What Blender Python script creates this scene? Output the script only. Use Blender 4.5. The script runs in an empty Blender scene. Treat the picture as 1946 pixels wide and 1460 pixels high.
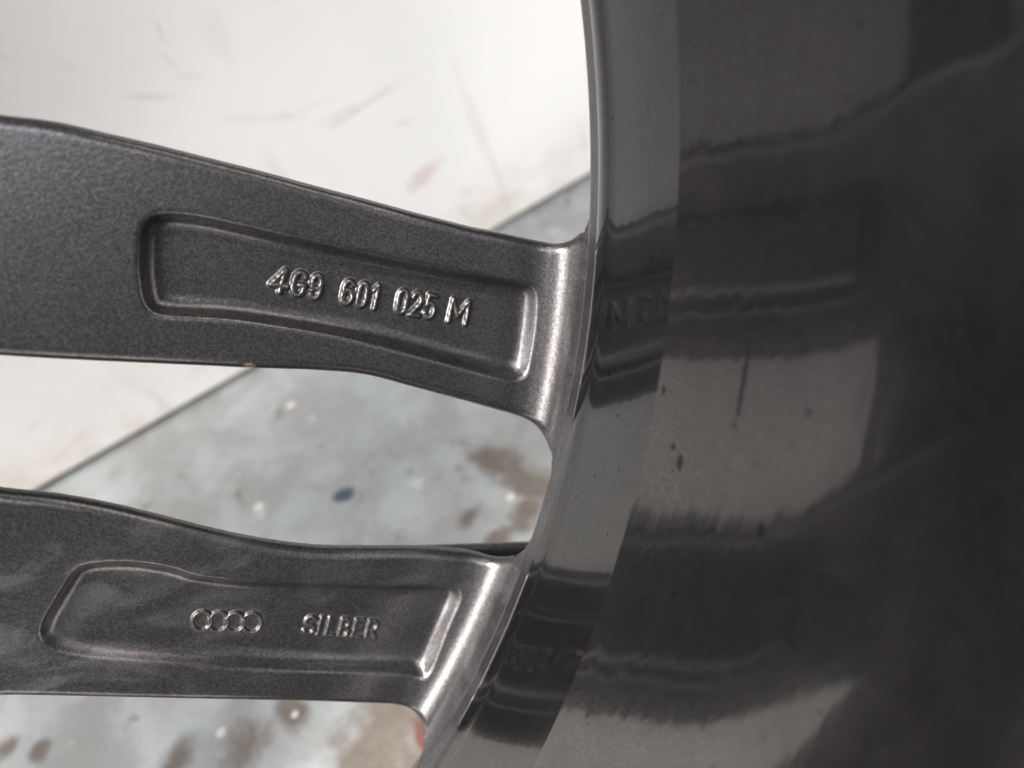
import bpy, math
import numpy as np
from mathutils import Matrix, Vector

scene = bpy.context.scene
col = scene.collection
MM = 0.001

# ------------------------------------------------------------------ frames
# Wheel frame (millimetres): z along the wheel axis towards the car side (where the camera is),
# x,y in the wheel plane. The wheel leans with its face against a white panel.
WS = np.array([0.8924, 0.4513, 0.0])                 # along the panel's foot
WW = np.array([-0.4513, 0.8924, 0.0])                # up inside the wheel plane
WZ = np.array([0.0, 0.0, 1.0])
GAM = math.radians(63.4)
UP = math.sin(GAM) * WW + math.cos(GAM) * WZ         # world up
HH = math.cos(GAM) * WW - math.sin(GAM) * WZ         # horizontally towards the panel
RIM_R, FACE_Z = 266.0, -34.0                         # outer lip of the rim
PC = RIM_R * -WW + FACE_Z * WZ                       # point of the lip that stands on the floor
ROT = np.array([WS, HH, UP])                         # wheel -> world
PANEL_Y = 2 * RIM_R * math.cos(GAM) * MM


def to_world(p):
    return (np.asarray(p, float) - PC) @ ROT.T * MM


# camera in the wheel frame
CAM = np.array([156.6288, 8.8807, 168.7883])
CR = np.array([[0.945478104772501, 0.08886170485709471, -0.3133285030214936],
               [0.0, 0.9620580062397703, 0.27284499744352664],
               [0.3256856665495114, -0.25796897107956346, 0.9096047804207891]])
FPX = 1527.0                                         # focal length in photo pixels (1946 wide)

# ------------------------------------------------------------------ camera
cam_d = bpy.data.cameras.new('camera')
cam = bpy.data.objects.new('camera', cam_d)
col.objects.link(cam)
Mc = np.eye(4)
Mc[:3, :3] = ROT @ CR
Mc[:3, 3] = to_world(CAM)
cam.matrix_world = Matrix(Mc.tolist())
cam_d.sensor_width = 36.0
cam_d.lens = 36.0 * FPX / 1946.0
cam_d.clip_start = 0.004
cam_d.clip_end = 50.0
cam_d.dof.use_dof = True
cam_d.dof.focus_distance = 0.168
cam_d.dof.aperture_fstop = 9.5
scene.camera = cam

# ------------------------------------------------------------------ light
world = bpy.data.worlds.new('World')
scene.world = world
world.use_nodes = True
bg = world.node_tree.nodes['Background']
bg.inputs['Color'].default_value = (0.80, 0.96, 0.90, 1)
bg.inputs['Strength'].default_value = 0.11


def area(name, direction, dist, size, power, colour, target=(0.15, 0.05, 0.18)):
    ld = bpy.data.lights.new(name, 'AREA')
    ld.shape = 'RECTANGLE'
    ld.size, ld.size_y = size
    ld.energy = power
    ld.color = colour
    o = bpy.data.objects.new(name, ld)
    col.objects.link(o)
    d = Vector(direction).normalized()
    o.location = Vector(target) + d * dist
    o.rotation_euler = d.to_track_quat('Z', 'Y').to_euler()
    return o


area('doorway_light', (-0.61, 0.01, 0.79), 2.2, (1.7, 1.3), 390, (1.0, 0.945, 0.885))
area('right_panel_fill', (0.88, -0.34, 0.34), 4.0, (2.8, 2.4), 240, (1.0, 0.97, 0.95))  # daylight from the right, added to brighten the panel behind the wheel
area('left_panel_fill', (-0.95, -0.17, 0.20), 3.2, (1.6, 1.2), 170, (1.0, 0.98, 0.96))  # low fill added to brighten the panel's left side; no door stands there
area('skylight', (-0.08, -0.62, 0.78), 2.4, (1.6, 1.6), 50, (0.96, 0.97, 1.0))

scene.view_settings.view_transform = 'Standard'
scene.view_settings.look = 'None'
scene.view_settings.exposure = 0.0
scene.view_settings.gamma = 1.0
scene.view_settings.use_curve_mapping = False
scene.cycles.use_denoising = True
scene.cycles.max_bounces = 10
scene.cycles.caustics_reflective = False


# ------------------------------------------------------------------ node helpers
class NT:
    def __init__(self, name):
        self.m = bpy.data.materials.new(name)
        self.m.use_nodes = True
        self.t = self.m.node_tree
        self.b = self.t.nodes['Principled BSDF']

    def n(self, kind, **kw):
        nd = self.t.nodes.new(kind)
        for k, v in kw.items():
            setattr(nd, k, v)
        return nd

    def put(self, sock, v):
        if isinstance(v, bpy.types.NodeSocket):
            self.t.links.new(v, sock)
        else:
            if hasattr(sock, 'default_value') and sock.type == 'RGBA' and len(v) == 3:
                v = (*v, 1)
            sock.default_value = v

    def math(self, op, a, b=0.0, c=0.0, clamp=False):
        nd = self.n('ShaderNodeMath', operation=op, use_clamp=clamp)
        for i, v in enumerate((a, b, c)):
            self.put(nd.inputs[i], v)
        return nd.outputs[0]

    def coord(self, kind='Object'):
        return self.n('ShaderNodeTexCoord').outputs[kind]

    def mapping(self, vec, loc=(0, 0, 0), scale=(1, 1, 1), rot=(0, 0, 0)):
        nd = self.n('ShaderNodeMapping')
        self.put(nd.inputs['Vector'], vec)
        nd.inputs['Location'].default_value = loc
        nd.inputs['Rotation'].default_value = rot
        nd.inputs['Scale'].default_value = scale
        return nd.outputs[0]

    def noise(self, vec, scale, detail=2.0, rough=0.5, dist=0.0):
        nd = self.n('ShaderNodeTexNoise')
        self.put(nd.inputs['Vector'], vec)
        for k, v in (('Scale', scale), ('Detail', detail), ('Roughness', rough), ('Distortion', dist)):
            nd.inputs[k].default_value = v
        return nd.outputs['Fac']

    def voro(self, vec, scale, out='Color', rnd=1.0):
        nd = self.n('ShaderNodeTexVoronoi')
        self.put(nd.inputs['Vector'], vec)
        nd.inputs['Scale'].default_value = scale
        nd.inputs['Randomness'].default_value = rnd
        return nd.outputs[out]

    def ramp(self, fac, lo, hi, a=0.0, b=1.0):
        nd = self.n('ShaderNodeMapRange', interpolation_type='SMOOTHSTEP')
        self.put(nd.inputs['Value'], fac)
        nd.inputs['From Min'].default_value = lo
        nd.inputs['From Max'].default_value = hi
        nd.inputs['To Min'].default_value = a
        nd.inputs['To Max'].default_value = b
        return nd.outputs[0]

    def mix(self, fac, a, b):
        nd = self.n('ShaderNodeMix', data_type='RGBA')
        self.put(nd.inputs[0], fac)
        self.put(nd.inputs[6], a)
        self.put(nd.inputs[7], b)
        return nd.outputs[2]

    def bump(self, h, strength, distance, normal=None):
        nd = self.n('ShaderNodeBump')
        nd.inputs['Strength'].default_value = strength
        nd.inputs['Distance'].default_value = distance
        self.put(nd.inputs['Height'], h)
        if normal is not None:
            self.put(nd.inputs['Normal'], normal)
        return nd.outputs[0]

    def sep(self, v):
        nd = self.n('ShaderNodeSeparateXYZ')
        self.put(nd.inputs[0], v)
        return nd.outputs

    def comb(self, x=0.0, y=0.0, z=0.0):
        nd = self.n('ShaderNodeCombineXYZ')
        for i, v in enumerate((x, y, z)):
            self.put(nd.inputs[i], v)
        return nd.outputs[0]

    def ellipse(self, u, v, cu, cv, ru, rv, ang=0.0, jitter=None, soft=0.35):
        """1 inside an elliptical mark, soft uneven edge; u, v are coordinates in metres"""
        ca, sa = math.cos(ang), math.sin(ang)
        du = self.math('SUBTRACT', u, cu)
        dv = self.math('SUBTRACT', v, cv)
        a = self.math('DIVIDE', self.math('ADD', self.math('MULTIPLY', du, ca), self.math('MULTIPLY', dv, sa)), ru)
        b = self.math('DIVIDE', self.math('SUBTRACT', self.math('MULTIPLY', dv, ca), self.math('MULTIPLY', du, sa)), rv)
        d = self.math('SQRT', self.math('ADD', self.math('MULTIPLY', a, a), self.math('MULTIPLY', b, b)))
        if jitter is not None:
            d = self.math('ADD', d, jitter)
        return self.ramp(d, 1.0 - soft, 1.0 + soft, 1.0, 0.0)

    def setp(self, **kw):
        for k, v in kw.items():
            self.put(self.b.inputs[k.replace('_', ' ')], v)


# ------------------------------------------------------------------ photo pixels -> wheel frame
R0 = 225.0                                           # inner radius of the barrel at the spokes
SLOPE = 0.0888                                       # the spokes' backs rise towards the hub


def rays(p):
    p = np.atleast_2d(np.asarray(p, float))
    d = np.stack([(p[:, 0] - 973) / FPX, -(p[:, 1] - 730) / FPX, -np.ones(len(p))], 1)
    return d @ CR.T


def on_spoke(p, sink=0.0):
    """where the line of sight through photo pixels meets the spokes' back surface"""
    d = rays(p)
    s = -CAM[2] / d[:, 2]
    for _ in range(8):
        q = CAM + s[:, None] * d
        zt = SLOPE * (R0 - np.hypot(q[:, 0], q[:, 1])) - sink
        s = s + (zt - q[:, 2]) / d[:, 2]
    return CAM + s[:, None] * d


def on_barrel(p, r=226.0):
    d = rays(p)
    a = d[:, 0] ** 2 + d[:, 1] ** 2
    b = 2 * (CAM[0] * d[:, 0] + CAM[1] * d[:, 1])
    c = CAM[0] ** 2 + CAM[1] ** 2 - r * r
    s = (-b + np.sqrt(b * b - 4 * a * c)) / (2 * a)
    return CAM + s[:, None] * d


def on_world_plane(p, axis, value):
    d = rays(p) @ ROT.T
    c = to_world(CAM)
    s = (value - c[axis]) / d[:, axis]
    return c + s[:, None] * d


# ------------------------------------------------------------------ materials
def paint(name, cast):
    """dark grey metallic wheel paint; cast = grainy as-cast back, else the turned barrel"""
    t = NT(name)
    co = t.coord('Object')
    fl = t.voro(co, 3600.0)
    flv = t.sep(fl)
    grain = t.noise(co, 1500, 3, 0.65)
    cloud = t.noise(co, 55, 4, 0.6)
    f = t.math('ADD', t.math('MULTIPLY', t.math('POWER', flv[0], 1.6), 0.8), t.math('MULTIPLY', t.math('SUBTRACT', grain, 0.3), 0.6), clamp=True)
    base = t.mix(f, (0.043, 0.0413, 0.044), (0.120, 0.1155, 0.120)) if cast else t.mix(f, (0.026, 0.0247, 0.0249), (0.074, 0.0708, 0.0708))
    if cast:
        base = t.mix(t.ramp(cloud, 0.45, 0.75, 0.0, 0.12), base, (0.085, 0.078, 0.076))
        s = t.sep(co)
        zone = t.ramp(s[1], -0.052, -0.066)
        sm = t.ramp(t.noise(t.mapping(co, loc=(0.3, 0.1, 0), scale=(1, 1.9, 1), rot=(0, 0, 0.35)), 48, 5, 0.6, 0.8), 0.46, 0.66)
        sm = t.math('MULTIPLY', t.math('MULTIPLY', sm, zone), t.ramp(s[0], 0.11, 0.19, 0.15, 0.06))  # pale film smears, strengthened towards the hub to paint in cloudy reflections
        base = t.mix(sm, base, (0.33, 0.33, 0.335))
        q = on_spoke([(475, 699)])[0] * MM                 # a nick on the spoke's lower edge
        jn = t.math('MULTIPLY', t.math('SUBTRACT', t.noise(co, 1500, 2), 0.5), 1.5)
        base = t.mix(t.ellipse(s[0], s[1], q[0], q[1], 0.0011, 0.0007, -0.1, jn), base, (0.42, 0.34, 0.27))
        t.setp(Base_Color=base, Metallic=t.math('SUBTRACT', 0.82, sm),
               Roughness=t.math('ADD', 0.275, t.math('MULTIPLY', cloud, 0.05)),
               Coat_Weight=0.15, Coat_Roughness=0.22)
        h = t.math('ADD', t.math('MULTIPLY', t.noise(co, 1250, 2, 0.5), 1.0), t.math('MULTIPLY', flv[1], 0.22))
        n1 = t.bump(h, 0.21, 0.00016)
        t.put(t.b.inputs['Normal'], n1)
        t.put(t.b.inputs['Coat Normal'], t.bump(t.noise(co, 700, 2, 0.5), 0.07, 0.0002))
    else:
        s = t.sep(co)
        th = t.math('ARCTAN2', s[1], s[0])
        arc = t.math('MULTIPLY', th, 0.226)
        z = s[2]
        turned = t.noise(t.comb(t.math('MULTIPLY', arc, 60), t.math('MULTIPLY', z, 2600), 0), 1.0, 2, 0.6)
        wob = t.noise(t.comb(t.math('MULTIPLY', arc, 30), t.math('MULTIPLY', z, 120), 3.3), 1.0, 3, 0.55)
        # grime: specks and dried runs
        jit = t.math('MULTIPLY', t.math('SUBTRACT', t.noise(co, 900, 2), 0.5), 1.6)
        sp = t.ramp(t.noise(co, 330, 2, 0.45), 0.755, 0.79)
        sp2 = t.ramp(t.noise(t.mapping(co, loc=(4, 1, 2)), 620, 2, 0.4), 0.74, 0.77)
        dirt = t.math('MAXIMUM', sp, sp2)
        for (px, py, lu, lz) in ((1386, 740, 5.8, 0.55), (1273, 850, 0.7, 0.45), (1281, 880, 1.6, 0.7), (1414, 1010, 1.0, 0.5), (1262, 745, 0.8, 0.5), (1500, 785, 0.6, 0.5)):
            q = on_barrel([(px, py)])[0]
            dirt = t.math('MAXIMUM', dirt, t.ellipse(arc, z, math.atan2(q[1], q[0]) * 0.226, q[2] * MM, lu * MM, lz * MM, 0.0, jit))
        film = t.ramp(t.noise(t.comb(t.math('MULTIPLY', arc, 45), t.math('MULTIPLY', z, 60), 7.0), 1.0, 5, 0.65), 0.42, 0.72)
        base = t.mix(t.math('MULTIPLY', film, 0.25), base, (0.056, 0.052, 0.051))
        base = t.mix(t.math('MULTIPLY', dirt, 0.65), base, (0.007, 0.0055, 0.0045))
        rough = t.math('ADD', 0.17, t.math('MULTIPLY', film, 0.08))
        t.setp(Base_Color=base, Metallic=0.948, Roughness=rough,
               Specular_IOR_Level=t.math('SUBTRACT', 0.5, t.math('MULTIPLY', dirt, 0.45)),
               Coat_Weight=t.math('SUBTRACT', 0.62, t.math('MULTIPLY', dirt, 0.45)),
               Coat_Roughness=t.math('ADD', 0.025, t.math('MULTIPLY', film, 0.05)), Coat_IOR=1.5)
        hb = t.math('ADD', t.math('MULTIPLY', wob, 1.0), t.math('MULTIPLY', turned, 0.024))
        nb = t.bump(hb, 0.42, 0.00018)
        t.put(t.b.inputs['Coat Normal'], nb)
        t.put(t.b.inputs['Normal'], t.bump(t.noise(co, 1300, 2, 0.5), 0.10, 0.00012, nb))
    return t.m


M_CAST = paint('cast_wheel_paint', True)
M_TURN = paint('barrel_paint', False)


def letter_material():
    t = NT('letter_paint')
    co = t.coord('Object')
    g = t.noise(co, 1500, 3, 0.6)
    t.setp(Base_Color=t.mix(g, (0.038, 0.037, 0.038), (0.135, 0.131, 0.131)), Metallic=0.85, Roughness=0.39,
           Coat_Weight=0.3, Coat_Roughness=0.14)
    t.put(t.b.inputs['Normal'], t.bump(t.noise(co, 1100, 2), 0.22, 0.00015))
    return t.m


M_LET = letter_material()


def floor_material():
    t = NT('painted_floor')
    co = t.coord('Object')
    s = t.sep(co)
    big = t.noise(co, 9, 5, 0.6)
    mid = t.noise(t.mapping(co, loc=(1, 5, 0)), 38, 6, 0.65, 0.4)
    fine = t.noise(co, 160, 4, 0.6)
    c = t.mix(t.ramp(big, 0.3, 0.7), (0.265, 0.286, 0.297), (0.365, 0.378, 0.384))
    c = t.mix(t.ramp(mid, 0.38, 0.62, 0.0, 0.85), c, (0.22, 0.222, 0.22))
    # pale bare flecks and dark pits
    fl = t.ramp(t.noise(t.mapping(co, loc=(2, 7, 1)), 62, 3, 0.5), 0.66, 0.72)
    c = t.mix(t.math('MULTIPLY', fl, 0.35), c, (0.55, 0.53, 0.51))
    # paint worn through to brown concrete
    jit = t.math('MULTIPLY', t.math('SUBTRACT', t.noise(co, 75, 5, 0.6), 0.5), 2.6)
    worn = t.ramp(t.noise(t.mapping(co, loc=(3.1, 0.4, 0)), 34, 5, 0.62), 0.60, 0.70)
    worn = t.math('MULTIPLY', worn, 0.75)
    for (px, py, a, b) in ((745, 1400, 17, 12), (470, 1420, 8, 6), (555, 1352, 4, 7), (330, 1450, 7, 4), (700, 1455, 20, 8),
                           (940, 1025, 5, 4), (985, 905, 6, 20), (1005, 970, 6, 5), (890, 985, 4, 3), (950, 890, 3, 8), (80, 1425, 3, 3), (15, 1422, 4, 3)):
        q = on_world_plane([(px, py)], 2, 0.0)[0]
        worn = t.math('MAXIMUM', worn, t.ellipse(s[0], s[1], q[0], q[1], a * MM * 1.25, b * MM * 1.25, 0.3, jit, 0.6))
    c = t.mix(worn, c, t.mix(fine, (0.07, 0.057, 0.048), (0.17, 0.146, 0.128)))
    dark = t.ramp(t.noise(t.mapping(co, loc=(6, 2, 0)), 110, 3, 0.5), 0.68, 0.74, 0, 0.7)
    jd = t.math('MULTIPLY', t.math('SUBTRACT', fine, 0.5), 0.8)
    q = on_world_plane([(655, 940)], 2, 0.0)[0]
    blot = t.ellipse(s[0], s[1], q[0], q[1], 5.2 * MM, 3.6 * MM, -0.4, jd)
    c = t.mix(dark, c, (0.13, 0.12, 0.115))
    c = t.mix(blot, c, (0.045, 0.060, 0.085))
    q = on_world_plane([(822, 1405)], 2, 0.0)[0]
    c = t.mix(t.ellipse(s[0], s[1], q[0], q[1], 4 * MM, 9 * MM, 0.5, jit), c, (0.11, 0.04, 0.03))
    for (px, py, a) in ((552, 770, 2.3), (491, 963, 2.3), (970, 945, 1.8), (420, 1392, 1.8), (560, 1358, 1.3)):
        q = on_world_plane([(px, py)], 2, 0.0)[0]
        c = t.mix(t.ellipse(s[0], s[1], q[0], q[1], a * MM, a * MM * 0.9, 0.2, jd), c, (0.52, 0.49, 0.455))
    t.setp(Base_Color=c, Roughness=t.math('ADD', 0.38, t.math('MULTIPLY', worn, 0.35)))
    h = t.math('ADD', t.math('MULTIPLY', worn, -0.6), t.math('ADD', t.math('MULTIPLY', fine, 0.35), t.math('MULTIPLY', fl, 0.3)))
    t.put(t.b.inputs['Normal'], t.bump(h, 0.6, 0.0012))
    return t.m


def panel_material():
    t = NT('scuffed_white_paint')
    co = t.coord('Object')          # object origin at the panel's foot, metres
    s = t.sep(co)
    X, Z = s[0], s[2]
    big = t.noise(co, 5, 4, 0.55)
    fine = t.noise(co, 140, 4, 0.65)
    c = t.mix(t.ramp(big, 0.3, 0.7), (0.81, 0.795, 0.785), (0.86, 0.842, 0.83))
    jit = t.math('MULTIPLY', t.math('SUBTRACT', t.noise(co, 210, 4, 0.6), 0.5), 2.2)
    # brownish dirt splashed along the foot
    foot = t.math('MULTIPLY', t.ramp(Z, 0.0, 0.055, 1.0, 0.0), t.ramp(t.noise(t.mapping(co, scale=(1, 1, 1.6)), 22, 5, 0.65), 0.34, 0.70))
    c = t.mix(t.math('MULTIPLY', foot, 0.55), c, (0.50, 0.41, 0.30))
    runs = t.math('MULTIPLY', t.ramp(t.noise(t.mapping(co, scale=(55, 1, 7)), 1.0, 3, 0.5), 0.60, 0.75), t.ramp(Z, 0.02, 0.16, 0.5, 0.0))
    c = t.mix(runs, c, (0.52, 0.46, 0.38))
    sc = None
    for (x0, y0, x1, y1, w, k) in ((640, 234, 692, 200, 9, 0.42), (684, 205, 742, 170, 8, 0.34), (618, 230, 668, 204, 8, 0.30), (700, 186, 765, 152, 7, 0.16), (560, 216, 640, 184, 6, 0.10),
                                   (395, 40, 432, 98, 26, 0.15), (405, 30, 420, 60, 10, 0.14), (250, 186, 306, 184, 8, 0.30), (301, 52, 306, 66, 7, 0.25), (440, 226, 496, 224, 13, 0.16),
                                   (520, 224, 562, 220, 11, 0.26), (318, 112, 326, 118, 6, 0.22), (350, 144, 372, 146, 9, 0.14), (758, 236, 772, 232, 11, 0.22), (880, 362, 890, 368, 13, 0.26),
                                   (880, 400, 890, 412, 14, 0.28), (906, 358, 922, 362, 12, 0.18), (0, 105, 24, 116, 8, 0.14), (120, 125, 140, 130, 9, 0.1), (110, 870, 180, 800, 5, 0.22), (50, 820, 74, 800, 6, 0.18), (300, 790, 322, 740, 6, 0.15)):
        q0, q1 = on_world_plane([(x0, y0), (x1, y1)], 1, PANEL_Y)
        dx, dz = q1[0] - q0[0], q1[2] - q0[2]
        L = math.hypot(dx, dz) * 0.5 + 0.002
        e = t.math('MULTIPLY', t.ellipse(X, Z, (q0[0] + q1[0]) / 2 - PX0, (q0[2] + q1[2]) / 2, L, w * 0.5 * 0.30 * MM, math.atan2(dz, dx), jit, 0.9), k * 0.55)
        sc = e if sc is None else t.math('MAXIMUM', sc, e)
    c = t.mix(sc, c, (0.16, 0.16, 0.165))
    q = on_world_plane([(805, 335)], 1, PANEL_Y)[0]
    c = t.mix(t.math('MULTIPLY', t.ellipse(X, Z, q[0] - PX0, q[2], 9 * MM, 4 * MM, 0.3, jit, 0.6), 0.35), c, (0.42, 0.23, 0.20))
    t.setp(Base_Color=c, Roughness=0.33, Coat_Weight=0.1)
    t.put(t.b.inputs['Normal'], t.bump(t.math('ADD', fine, t.math('MULTIPLY', big, 4.0)), 0.2, 0.0006))
    return t.m


# ------------------------------------------------------------------ mesh helpers
def mesh_obj(name, verts, faces, mat, parent=None, smooth=True):
    me = bpy.data.meshes.new(name)
    me.from_pydata([tuple(v) for v in verts], [], [tuple(f) for f in faces])
    me.materials.append(mat)
    if smooth:
        me.polygons.foreach_set('use_smooth', [True] * len(me.polygons))
    me.update()
    o = bpy.data.objects.new(name, me)
    col.objects.link(o)
    if parent is not None:
        o.parent = parent
    return o


def np_mesh(name, verts, quads, normals, mat, parent=None):
    me = bpy.data.meshes.new(name)
    me.vertices.add(len(verts))
    me.vertices.foreach_set('co', np.ascontiguousarray(verts, np.float32).ravel())
    nq = len(quads)
    me.loops.add(nq * 4)
    me.loops.foreach_set('vertex_index', np.ascontiguousarray(quads, np.int32).ravel())
    me.polygons.add(nq)
    me.polygons.foreach_set('loop_start', np.arange(0, nq * 4, 4, dtype=np.int32))
    me.polygons.foreach_set('use_smooth', np.ones(nq, bool))
    me.update(calc_edges=True)
    me.validate()
    me.materials.append(mat)
    if normals is not None:
        me.normals_split_custom_set_from_vertices(normals.astype(np.float32))
    o = bpy.data.objects.new(name, me)
    col.objects.link(o)
    if parent is not None:
        o.parent = parent
    return o


def lathe(name, prof, mat, parent, seg=480, sharp=30.0, closed=True):
    """profile of (r, z) in mm turned about the wheel axis"""
    prof = np.asarray(prof, float)
    n = len(prof)
    a = np.arange(seg) * 2 * math.pi / seg
    V = np.stack([prof[None, :, 0] * np.cos(a)[:, None], prof[None, :, 0] * np.sin(a)[:, None], np.repeat(prof[None, :, 1], seg, 0)], 2).reshape(-1, 3) * MM
    m = n if closed else n - 1
    i, j = np.meshgrid(np.arange(seg), np.arange(m), indexing='ij')
    i2, j2 = (i + 1) % seg, (j + 1) % n
    Q = np.stack([i * n + j, i2 * n + j, i2 * n + j2, i * n + j2], 2).reshape(-1, 4)
    o = np_mesh(name, V, Q, None, mat, parent)
    me = o.data
    d = np.roll(prof, -1, 0) - prof
    ang = np.arctan2(d[:, 1], d[:, 0])
    turn = np.abs((ang - np.roll(ang, 1) + math.pi) % (2 * math.pi) - math.pi)
    sh = turn > math.radians(sharp)
    for k in SHARP_AT.get(name, ()):
        sh[k] = True
    ev = np.zeros(len(me.edges) * 2, np.int32)
    me.edges.foreach_get('vertices', ev)
    ev = ev.reshape(-1, 2)
    es = ((ev[:, 0] % n) == (ev[:, 1] % n)) & sh[ev[:, 0] % n]
    att = me.attributes.new('sharp_edge', 'BOOLEAN', 'EDGE')
    att.data.foreach_set('value', es)
    return o


SHARP_AT = {}


def tag(o, label=None, cat=None, group=None, kind=None):
    for k, v in (('label', label), ('category', cat), ('group', group), ('kind', kind)):
        if v:
            o[k] = v
    return o


# ------------------------------------------------------------------ the setting: floor and white panel
fl = mesh_obj('floor', [(-3, -3, 0), (3, -3, 0), (3, 3, 0), (-3, 3, 0)], [(0, 1, 2, 3)], floor_material(), smooth=False)
tag(fl, 'grey-blue painted concrete floor worn through to brown', 'floor', kind='structure')

PX0 = 0.1
panel = bpy.data.objects.new('white_panel', None)
col.objects.link(panel)
panel.location = (PX0, PANEL_Y, 0)
tag(panel, 'scuffed white painted panel standing on the floor behind the wheel', 'panel')


def rounded_box(name, x0, x1, y0, y1, z0, z1, b, mat, parent):
    import bmesh
    bm = bmesh.new()
    bmesh.ops.create_cube(bm, size=1.0)
    for v in bm.verts:
        v.co = Vector(((x0 + x1) / 2 + v.co.x * (x1 - x0), (y0 + y1) / 2 + v.co.y * (y1 - y0), (z0 + z1) / 2 + v.co.z * (z1 - z0)))
    bmesh.ops.bevel(bm, geom=list(bm.edges), offset=b, segments=4, affect='EDGES', profile=0.5)
    me = bpy.data.meshes.new(name)
    bm.to_mesh(me)
    bm.free()
    me.materials.append(mat)
    me.polygons.foreach_set('use_smooth', [True] * len(me.polygons))
    o = bpy.data.objects.new(name, me)
    col.objects.link(o)
    o.parent = parent
    return o


rounded_box('board', -0.9, 0.9, 0.0, 0.04, 0.003, 1.1, 0.003, panel_material(), panel)
td = NT('gap_shadow_black')  # dark plinth added so the gap under the board reads as contact shadow
td.setp(Base_Color=(0.02, 0.02, 0.02), Roughness=0.7)
rounded_box('shadow_plinth', -0.89, 0.89, 0.008, 0.036, 0.0, 0.006, 0.001, td.m, panel)

# ------------------------------------------------------------------ the wheel
wheel = bpy.data.objects.new('alloy_wheel', None)
col.objects.link(wheel)
Mw = np.eye(4)
Mw[:3, :3] = ROT
Mw[:3, 3] = to_world((0, 0, 0))
tag(wheel, 'dark grey metallic alloy wheel seen from its back, leaning on the white panel', 'wheel')
wheel.matrix_world = Matrix(Mw.tolist())

# barrel and lip: one turned profile (r, z)
ZB = 51.28


def barrel_profile():
    p = [(225.3, 21.0)]
    for k in range(9):                                   # the thin raised seam
        a = math.pi * k / 8
        p.append((225.0 - 0.30 * math.sin(a) ** 2, 24.6 - 2.5 * math.cos(a)))
    for z in (30, 36, 42, 47):
        p.append((225.0 + (z - 27.1) * 0.024, z))
    r = 225.0 + (ZB - 27.1) * 0.024
    p.append((r, ZB))
    ib = len(p) - 1                                      # crease: beyond it the barrel is hollowed before running straight
    z = ZB
    while z < 151:
        step = 1.2 if z < 92 else 6.0
        r += step * float(np.interp(z + step / 2, (51.3, 53, 59, 66, 76, 82, 88, 152), (0.195, 0.185, 0.148, 0.113, 0.060, 0.036, 0.027, 0.027)))
        z += step
        p.append((r, z))
    p += [(232.5, 159), (237, 164), (243, 168), (255, 170), (260, 170.5), (262, 169), (262, 166), (259, 164), (255.5, 162), (254.5, 156),
          (253, 136), (250, 130), (240, 122), (236.5, 110), (234.5, 95), (233, 60), (231, 38), (233, 30), (246, 18), (252.5, 8), (254, 0),
(254.5, -10), (255.5, -20), (258, -24), (262, -26.5), (265.3, -28.5), (266, -31), (266, -34), (265.4, -35.3), (263.6, -35.5), (262.3, -33), (258.5, -28.5), (253.2, -22), (250.5, -12), (246, -2), (240, 8), (234, 14.5), (229, 19.5)]
    return p, ib


bp, ib = barrel_profile()
SHARP_AT['barrel'] = (ib,)
low = max(r * math.sin(GAM) - z * math.cos(GAM) for r, z in bp)   # depth of the lowest point below the axis
barrel = lathe('barrel', bp, M_TURN, wheel, seg=720, sharp=24)
Mw[2, 3] = low * MM + 0.0002
wheel.matrix_world = Matrix(Mw.tolist())

# --- spokes: one signed-distance solid, meshed finely
S1T = [(0, 228), (100, 240), (200, 262), (300, 285), (400, 310), (500, 335), (600, 362), (700, 388), (800, 415), (900, 440), (950, 449)]
S1B = [(0, 675), (200, 686), (400, 695), (480, 699), (600, 703), (700, 712), (800, 738), (900, 765), (960, 782)]
S2T = [(0, 945), (100, 955), (200, 972), (300, 995), (400, 1020), (500, 1040), (600, 1052), (700, 1053), (800, 1053), (870, 1057)]
S2B = [(0, 1325), (200, 1328), (400, 1332), (600, 1336), (690, 1339)]


def xy(px, sink=0.0):
    return on_spoke(px, sink)[:, :2]


def spline(pts, n=8, closed=False):
    P = np.asarray(pts, float)
    if closed:
        P = np.concatenate([P[-1:], P, P[:2]])
    else:
        P = np.concatenate([[2 * P[0] - P[1]], P, [2 * P[-1] - P[-2]]])
    out = []
    for i in range(1, len(P) - 2):
        for k in range(n):
            t = k / n
            a, b, c, d = P[i - 1], P[i], P[i + 1], P[i + 2]
            out.append(0.5 * (2 * b + (c - a) * t + (2 * a - 5 * b + 4 * c - d) * t * t + (3 * b - a - 3 * c + d) * t ** 3))
    if not closed:
        out.append(P[-2])
    return np.array(out)


o1 = np.concatenate([spline(np.concatenate([[(62, 40), (80, 27), (96, 19.5), (110, 16.2)], xy(S1T), [(228, -11.5), (250, -15)]]), 4),
                     spline(np.concatenate([[(250, -63.5), (228, -54)], xy(S1B)[::-1], [(100, -21.5), (84, -17), (60, -5)]]), 4)])
o2 = np.concatenate([spline(np.concatenate([[(60, -25), (84, -38), (98, -46)], xy(S2T), [(225, -91), (250, -99)]]), 4),
                     spline(np.concatenate([[(245, -143), (215, -132)], xy(S2B)[::-1], [(92, -91), (70, -89), (40, -92)]]), 4)])

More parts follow.
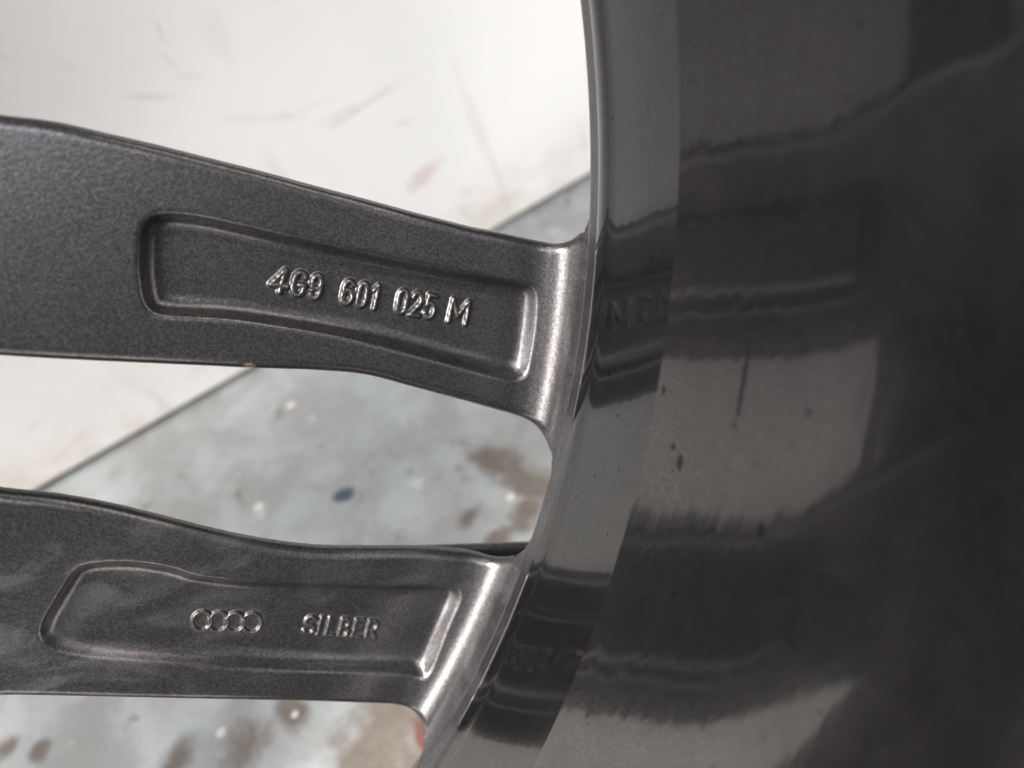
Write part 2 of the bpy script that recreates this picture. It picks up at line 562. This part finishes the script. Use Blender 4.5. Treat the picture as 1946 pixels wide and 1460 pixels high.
POCKET1 = [(272, 425), (300, 408), (350, 408), (420, 420), (550, 450), (700, 484), (850, 514), (960, 533), (1008, 543), (1020, 556), (1017, 620), (1003, 705), (990, 722),
           (965, 722), (900, 707), (800, 680), (700, 655), (620, 638), (520, 622), (430, 610), (310, 603), (280, 590), (266, 540), (264, 470)]
POCKET2 = [(134, 1092), (150, 1078), (175, 1072), (245, 1069), (326, 1080), (383, 1097), (500, 1108), (700, 1114), (850, 1116), (872, 1120), (876, 1134), (850, 1195), (812, 1282), (795, 1288),
           (773, 1283), (650, 1279), (500, 1274), (307, 1264), (172, 1254), (100, 1238), (76, 1218), (78, 1188), (100, 1148)]
PD1, PD2 = 3.2, 2.9                                     # pocket depths
p1 = spline(xy(POCKET1), 4, True)
p2 = spline(xy(POCKET2), 4, True)

HS = 0.28
GX = np.arange(60, 258, HS)
GY = np.arange(-196, 84, HS)


def poly_sdf(poly, X, Y):
    d = np.full(X.shape, 1e9)
    inside = np.zeros(X.shape, bool)
    n = len(poly)
    for i in range(n):
        a, b = poly[i], poly[(i + 1) % n]
        e = b - a
        L = e @ e
        if L < 1e-12:
            continue
        wx, wy = X - a[0], Y - a[1]
        t = np.clip((wx * e[0] + wy * e[1]) / L, 0, 1)
        d = np.minimum(d, (wx - t * e[0]) ** 2 + (wy - t * e[1]) ** 2)
        c = (a[1] > Y) != (b[1] > Y)
        if e[1] != 0:
            inside ^= c & (wx < (Y - a[1]) * e[0] / e[1])
    d = np.sqrt(d)
    return np.where(inside, -d, d)


def smoothstep(a, b, x):
    t = np.clip((x - a) / (b - a), 0, 1)
    return t * t * (3 - 2 * t)


def smax(a, b, k):
    return np.minimum(-k, np.maximum(a, b)) + np.sqrt(np.maximum(a + k, 0) ** 2 + np.maximum(b + k, 0) ** 2)


def smin(a, b, k):
    return -smax(-a, -b, k)


XX, YY = np.meshgrid(GX, GY, indexing='ij')
D1 = poly_sdf(o1, XX, YY)
D2 = poly_sdf(o2, XX, YY)
DO = np.minimum(D1, D2) - 0.7
RR = np.hypot(XX, YY)
FIL, RW = 10.0, 229.2                                   # fillet from the spoke's back up to the ring


def base_top(r):
    z = SLOPE * (R0 - r)
    q = np.clip(r - (RW - FIL), 0, FIL)
    f = FIL - np.sqrt(np.maximum(FIL * FIL - q * q, 0))
    return z + f + np.maximum(r - RW, 0) * 6


_ps = np.linspace(-0.7, 4.6, 400)
_ph = np.radians(66) * smoothstep(-0.7, 0.5, _ps) * (1 - smoothstep(0.6, 4.4, _ps))
_pi = np.concatenate([[0], np.cumsum(np.tan(_ph))[:-1]])
_pi /= _pi[-1]


def pocket_drop(d, depth):
    # tight lip, steep wall, wide hollow foot
    return depth * np.interp(-d, _ps, _pi)


ZT = base_top(RR)


def soften(G, n, passes=3):
    for _ in range(passes):
        for ax in (0, 1):
            c = np.cumsum(np.pad(G, [(n + 1, n) if k == ax else (0, 0) for k in (0, 1)], mode='edge'), axis=ax)
            L = G.shape[ax]
            G = (np.take(c, np.arange(2 * n + 1, 2 * n + 1 + L), ax) - np.take(c, np.arange(L), ax)) / (2 * n + 1)
    return G


P1S = soften(poly_sdf(p1, XX, YY), 3)
P2S = soften(poly_sdf(p2, XX, YY), 3)
ZT = ZT - pocket_drop(P1S, PD1) - pocket_drop(P2S, PD2)
# a shallow lip just inside the spokes' long edges
EDGE_R = 2.2
SPOKE_DEEP = 30.0


def on_level(p, z):
    d = rays(p)
    s = (z - CAM[2]) / d[:, 2]
    return (CAM + s[:, None] * d)[:, :2]


DP = poly_sdf(on_level([(520, 1062), (620, 1047), (760, 1043), (1040, 1033), (1060, 1190), (540, 1190)], -5.0), XX, YY)   # the lower spoke's wider face side


def bil(G, x, y):
    fx = np.clip((x - GX[0]) / HS, 0, len(GX) - 1.001)
    fy = np.clip((y - GY[0]) / HS, 0, len(GY) - 1.001)
    i, j = fx.astype(np.int32), fy.astype(np.int32)
    u, v = fx - i, fy - j
    return (G[i, j] * (1 - u) + G[i + 1, j] * u) * (1 - v) + (G[i, j + 1] * (1 - u) + G[i + 1, j + 1] * u) * v


def ring_in(z):
    # inner radius of the ring: straight wall below the seam, rolling outwards to the face
    q = np.maximum(18.5 - z, 0)
    return R0 + 0.2 + np.where(q < 2, q * q * 0.16, 0.64 + (q - 2) * 0.64)


def field2(do, zt, r, z, dp):
    draft = 0.58 * np.maximum(zt - 3.0 - z, 0)
    top = (z - zt) * 0.92
    bot = -SPOKE_DEEP - z
    do = smin(do + draft, ring_in(z) - r, 13.0)           # window corners rounded into the ring
    sp = smax(do, top, EDGE_R)
    sp = np.minimum(np.maximum(sp, bot), smax(dp + 0.6 * np.maximum(-6.5 - z, 0), np.maximum(z + 5.0, -14.0 - z), 1.2))
    ring = (ring_in(z) - r) * 0.85
    return smin(sp, ring, 2.0)


def field(x, y, z):
    return field2(bil(DO, x, y), bil(ZT, x, y), np.hypot(x, y), z, bil(DP, x, y))


def surface_nets(h):
    xs = np.arange(66, 253, h)
    ys = np.arange(-192, 80, h)
    zs = np.arange(-33, 27.0, h)
    X2, Y2 = np.meshgrid(xs, ys, indexing='ij')
    do, zt, r, dp = bil(DO, X2, Y2), bil(ZT, X2, Y2), np.hypot(X2, Y2), bil(DP, X2, Y2)
    S = np.empty((len(xs), len(ys), len(zs)), np.float32)
    for k, z in enumerate(zs):
        S[:, :, k] = field2(do, zt, r, z, dp)
    sgn = S < 0
    nx, ny, nz = S.shape
    cnt = np.zeros((nx - 1, ny - 1, nz - 1), np.int8)
    for a in (0, 1):
        for b in (0, 1):
            for c in (0, 1):
                cnt += sgn[a:nx - 1 + a, b:ny - 1 + b, c:nz - 1 + c]
    act = (cnt > 0) & (cnt < 8)
    ci = np.argwhere(act)
    idx = np.full(act.shape, -1, np.int32)
    idx[act] = np.arange(len(ci))
    acc = np.zeros((len(ci), 3))
    num = np.zeros(len(ci))
    corners = [(a, b, c) for a in (0, 1) for b in (0, 1) for c in (0, 1)]
    for p in corners:
        for ax in range(3):
            if p[ax] == 0:
                q = list(p)
                q[ax] = 1
                f0 = S[ci[:, 0] + p[0], ci[:, 1] + p[1], ci[:, 2] + p[2]]
                f1 = S[ci[:, 0] + q[0], ci[:, 1] + q[1], ci[:, 2] + q[2]]
                m = (f0 < 0) != (f1 < 0)
                t = np.where(m, f0 / np.where(m, f0 - f1, 1), 0)
                pt = np.tile(np.array(p, float), (len(ci), 1))
                pt[:, ax] += t
                acc[m] += pt[m]
                num[m] += 1
    V = (ci + acc / num[:, None]) * h + np.array([xs[0], ys[0], zs[0]])
    quads = []
    for ax in range(3):
        sl0 = [slice(None)] * 3
        sl1 = [slice(None)] * 3
        sl0[ax] = slice(0, -1)
        sl1[ax] = slice(1, None)
        a, b = sgn[tuple(sl0)], sgn[tuple(sl1)]
        e = np.argwhere(a != b)
        u, v = (ax + 1) % 3, (ax + 2) % 3
        e = e[(e[:, u] > 0) & (e[:, v] > 0) & (e[:, u] < S.shape[u] - 1) & (e[:, v] < S.shape[v] - 1)]
        ins = sgn[e[:, 0], e[:, 1], e[:, 2]]

        def cell(du, dv):
            c = e.copy()
            c[:, u] -= du
            c[:, v] -= dv
            return idx[c[:, 0], c[:, 1], c[:, 2]]
        q = np.stack([cell(1, 1), cell(0, 1), cell(0, 0), cell(1, 0)], 1)
        q[~ins] = q[~ins][:, ::-1]
        quads.append(q)
    Q = np.concatenate(quads)
    Q = Q[(Q >= 0).all(1)]

    def grad(P, e=0.12):
        g = np.empty_like(P)
        for k in range(3):
            d = np.zeros(3)
            d[k] = e
            g[:, k] = (field(*(P + d).T) - field(*(P - d).T)) / (2 * e)
        return g
    for _ in range(2):
        g = grad(V)
        f = field(*V.T)
        step = np.clip(f / np.maximum((g * g).sum(1), 0.2), -0.3, 0.3)
        V = V - step[:, None] * g
    N = grad(V, 0.3)
    N /= np.linalg.norm(N, axis=1)[:, None]
    return V, Q, N


AX0 = math.radians(-17.0)
V, Q, N = surface_nets(0.55)
ang = np.arctan2(V[:, 1], V[:, 0])
rad = np.hypot(V[:, 0], V[:, 1])
rel = (ang - AX0 + math.pi) % (2 * math.pi) - math.pi
keepv = ((np.abs(rel) < math.radians(36.1)) | (rad < 205)) & (rad < 250.5)
Q = Q[keepv[Q].all(1)]
used = np.zeros(len(V), bool)
used[Q.ravel()] = True
remap = np.cumsum(used) - 1
V, N, Q = V[used], N[used], remap[Q]
spokes = np_mesh('twin_spoke', V * MM, Q, N, M_CAST, wheel)
spokes['label'] = 'twin spoke whose pockets carry the raised part number and emblem'
for k in range(1, 5):
    c = spokes.copy()
    col.objects.link(c)
    c.parent = wheel
    c.rotation_euler = (0, 0, k * math.radians(72))
    if 'label' in c:
        del c['label']

# hub
hub = lathe('hub', [(33, -25), (33, 34), (34.5, 36), (72, 36), (75, 34), (80, 22), (88, 14.5), (100, 11.2), (108, 10.2), (110, 8), (110.5, 4), (108, -20), (100, -27), (60, -30), (36, -27)], M_CAST, wheel, seg=160, sharp=50)
dark = NT('shadowed_bare_metal')
dark.setp(Base_Color=(0.05, 0.05, 0.05), Metallic=0.6, Roughness=0.5)
hole = None
for k in range(5):
    a = AX0 + math.radians(36 + 72 * k)
    if hole is None:
        hole = lathe('bolt_hole', [(7.5, 20), (7.5, 36.6), (10.5, 36.6), (11, 36.0), (11, 20)], dark.m, wheel, seg=40)
        h = hole
    else:
        h = hole.copy()
        col.objects.link(h)
        h.parent = wheel
    h.location = (56 * math.cos(a) * MM, 56 * math.sin(a) * MM, 0)

# --- raised lettering and emblem: each character a small cast mound on its pocket's floor
A = np.linspace(0, 2 * math.pi, 25)


def arc(cx, cy, rx, ry, a0, a1, n=14):
    t = np.radians(np.linspace(a0, a1, n))
    return [(cx + rx * math.cos(q), cy + ry * math.sin(q)) for q in t]


GLYPH = {   # strokes in a unit cell, y up
    '4': [[(0.62, 0.0), (0.72, 1.0), (0.0, 0.27), (1.0, 0.27)]],
    'G': [arc(0.5, 0.70, 0.46, 0.30, 25, 180) + arc(0.5, 0.30, 0.46, 0.30, 180, 360) + [(0.96, 0.46), (0.55, 0.46)]],
    '9': [arc(0.5, 0.70, 0.44, 0.30, 0, 360), [(0.94, 0.70)] + arc(0.5, 0.32, 0.44, 0.32, 0, -150)],
    '6': [arc(0.5, 0.30, 0.44, 0.30, 0, 360), [(0.06, 0.30)] + arc(0.5, 0.68, 0.44, 0.32, 180, 35)],
    '0': [arc(0.5, 0.68, 0.42, 0.32, 0, 180) + arc(0.5, 0.32, 0.42, 0.32, 180, 360) + [(0.92, 0.68)]],
    '1': [[(0.0, 0.78), (0.75, 1.0), (0.75, 0.0)]],
    '2': [arc(0.5, 0.70, 0.43, 0.30, 165, -35) + [(0.04, 0.0), (0.98, 0.0)]],
    '5': [[(0.92, 1.0), (0.16, 1.0), (0.10, 0.55)] + arc(0.48, 0.32, 0.46, 0.32, 125, -155)],
    'M': [[(0.0, 0.0), (0.04, 1.0), (0.46, 0.30), (0.94, 1.0), (1.0, 0.0)]],
    'S': [arc(0.5, 0.74, 0.42, 0.26, 20, 250) + arc(0.5, 0.26, 0.44, 0.26, 80, -160)],
    'I': [[(0.5, 0.0), (0.5, 1.0)]],
    'L': [[(0.05, 1.0), (0.05, 0.0), (0.95, 0.0)]],
    'B': [[(0.05, 0.0), (0.05, 1.0)] + arc(0.45, 0.76, 0.42, 0.24, 90, -90) + [(0.05, 0.52)], [(0.45, 0.52)] + arc(0.48, 0.26, 0.46, 0.26, 90, -90) + [(0.05, 0.0)]],
    'E': [[(0.95, 1.0), (0.05, 1.0), (0.05, 0.0), (0.95, 0.0)], [(0.05, 0.52), (0.8, 0.52)]],
    'R': [[(0.05, 0.0), (0.05, 1.0)] + arc(0.48, 0.74, 0.44, 0.26, 90, -90) + [(0.05, 0.48)], [(0.5, 0.48), (0.98, 0.0)]],
    'O': [[(0.5 + 0.5 * math.cos(a), 0.5 + 0.5 * math.sin(a)) for a in A]],
}
GH = 0.12


def cast_character(name, strokes_px, sink, width, height, pad, parent, seed):
    """strokes in photo pixels on a pocket floor -> one mound"""
    segs = []
    for st in strokes_px:
        q = on_spoke(st, sink)[:, :2]
        segs += [(q[i], q[i + 1]) for i in range(len(q) - 1)]
    allp = np.array([p for s in segs for p in s])
    m = width + 1.7
    lo, hi = allp.min(0) - m, allp.max(0) + m
    gx = np.arange(lo[0], hi[0], GH)
    gy = np.arange(lo[1], hi[1], GH)
    X, Y = np.meshgrid(gx, gy, indexing='ij')
    d = np.full(X.shape, 1e9)
    for a, b in segs:
        e = b - a
        t = np.clip(((X - a[0]) * e[0] + (Y - a[1]) * e[1]) / max(e @ e, 1e-9), 0, 1)
        d = np.minimum(d, np.hypot(X - a[0] - t * e[0], Y - a[1] - t * e[1]))
    rng = np.random.default_rng(seed)
    ph = rng.uniform(0, 6.28, 4)
    uneven = 1 + 0.14 * np.sin(X * 1.9 + ph[0]) * np.sin(Y * 1.6 + ph[1]) + 0.07 * np.sin(X * 4.1 + ph[2] + Y * 3.3)
    h = height * uneven * smoothstep(width * 1.15, width * 0.12, d) + pad * smoothstep(1.7, 0.3, d)
    z = bil(ZT, X, Y) + h - 0.03
    keep = h > 0.004
    V = np.stack([X, Y, z], 2).reshape(-1, 3)
    n = len(gy)
    i, j = np.meshgrid(np.arange(len(gx) - 1), np.arange(n - 1), indexing='ij')
    q = np.stack([i * n + j, (i + 1) * n + j, (i + 1) * n + j + 1, i * n + j + 1], 2).reshape(-1, 4)
    k = keep.ravel()
    q = q[k[q].all(1)]
    used = np.zeros(len(V), bool)
    used[q.ravel()] = True
    rm = np.cumsum(used) - 1
    gxn, gyn = np.gradient(z, GH, GH)
    N = np.stack([-gxn, -gyn, np.ones_like(z)], 2).reshape(-1, 3)
    N /= np.linalg.norm(N, axis=1)[:, None]
    return np_mesh(name, V[used] * MM, rm[q], N[used], M_LET, parent)


def cell(ch, x, y, w, wy, ux, uy):
    """strokes of a character from its lower left corner (x, y), its width and up vectors in photo pixels"""
    return [[(x + a * w + b * ux, y + a * wy + b * uy) for a, b in st] for st in GLYPH[ch]]


row1 = [('4', 513, 31), ('G', 554, 22), ('9', 587, 20), ('6', 648, 20), ('0', 676, 18), ('1', 705, 9), ('0', 751, 19), ('2', 778, 18), ('5', 805, 18), ('M', 852, 33)]
for i, (ch, x, w) in enumerate(row1):
    yb = 553 + (x - 513) * 0.172
    cast_character('raised_character', cell(ch, x, yb, w, w * 0.172, 8.5, -42), PD1, 0.80, 0.74, 0.05, spokes, i)
row2 = [('S', 575, 21), ('I', 601, 6), ('L', 619, 14), ('B', 643, 17), ('E', 669, 17), ('R', 694, 19)]
for i, (ch, x, w) in enumerate(row2):
    yb = 1203 + (x - 575) * 0.07
    cast_character('raised_character', cell(ch, x, yb, w, w * 0.07, 8, -32), PD2, 0.64, 0.60, 0.06, spokes, 20 + i)
for i in range(4):
    x = 365 + i * 31.5
    cast_character('emblem_ring', [[(px, py) for px, py in st] for st in cell('O', x, 1197 + i * 1.2, 36, 1.3, 4, -36)], PD2, 0.54, 0.58, 0.10, spokes, 40 + i)

# the wheel's Empty stands at its base, where the lip meets the floor; the parts keep their places
base = Matrix.Translation((0, 0, 0))
keep = wheel.matrix_world.copy()
wheel.matrix_world = base
for c in wheel.children:
    c.matrix_parent_inverse = base.inverted() @ keep
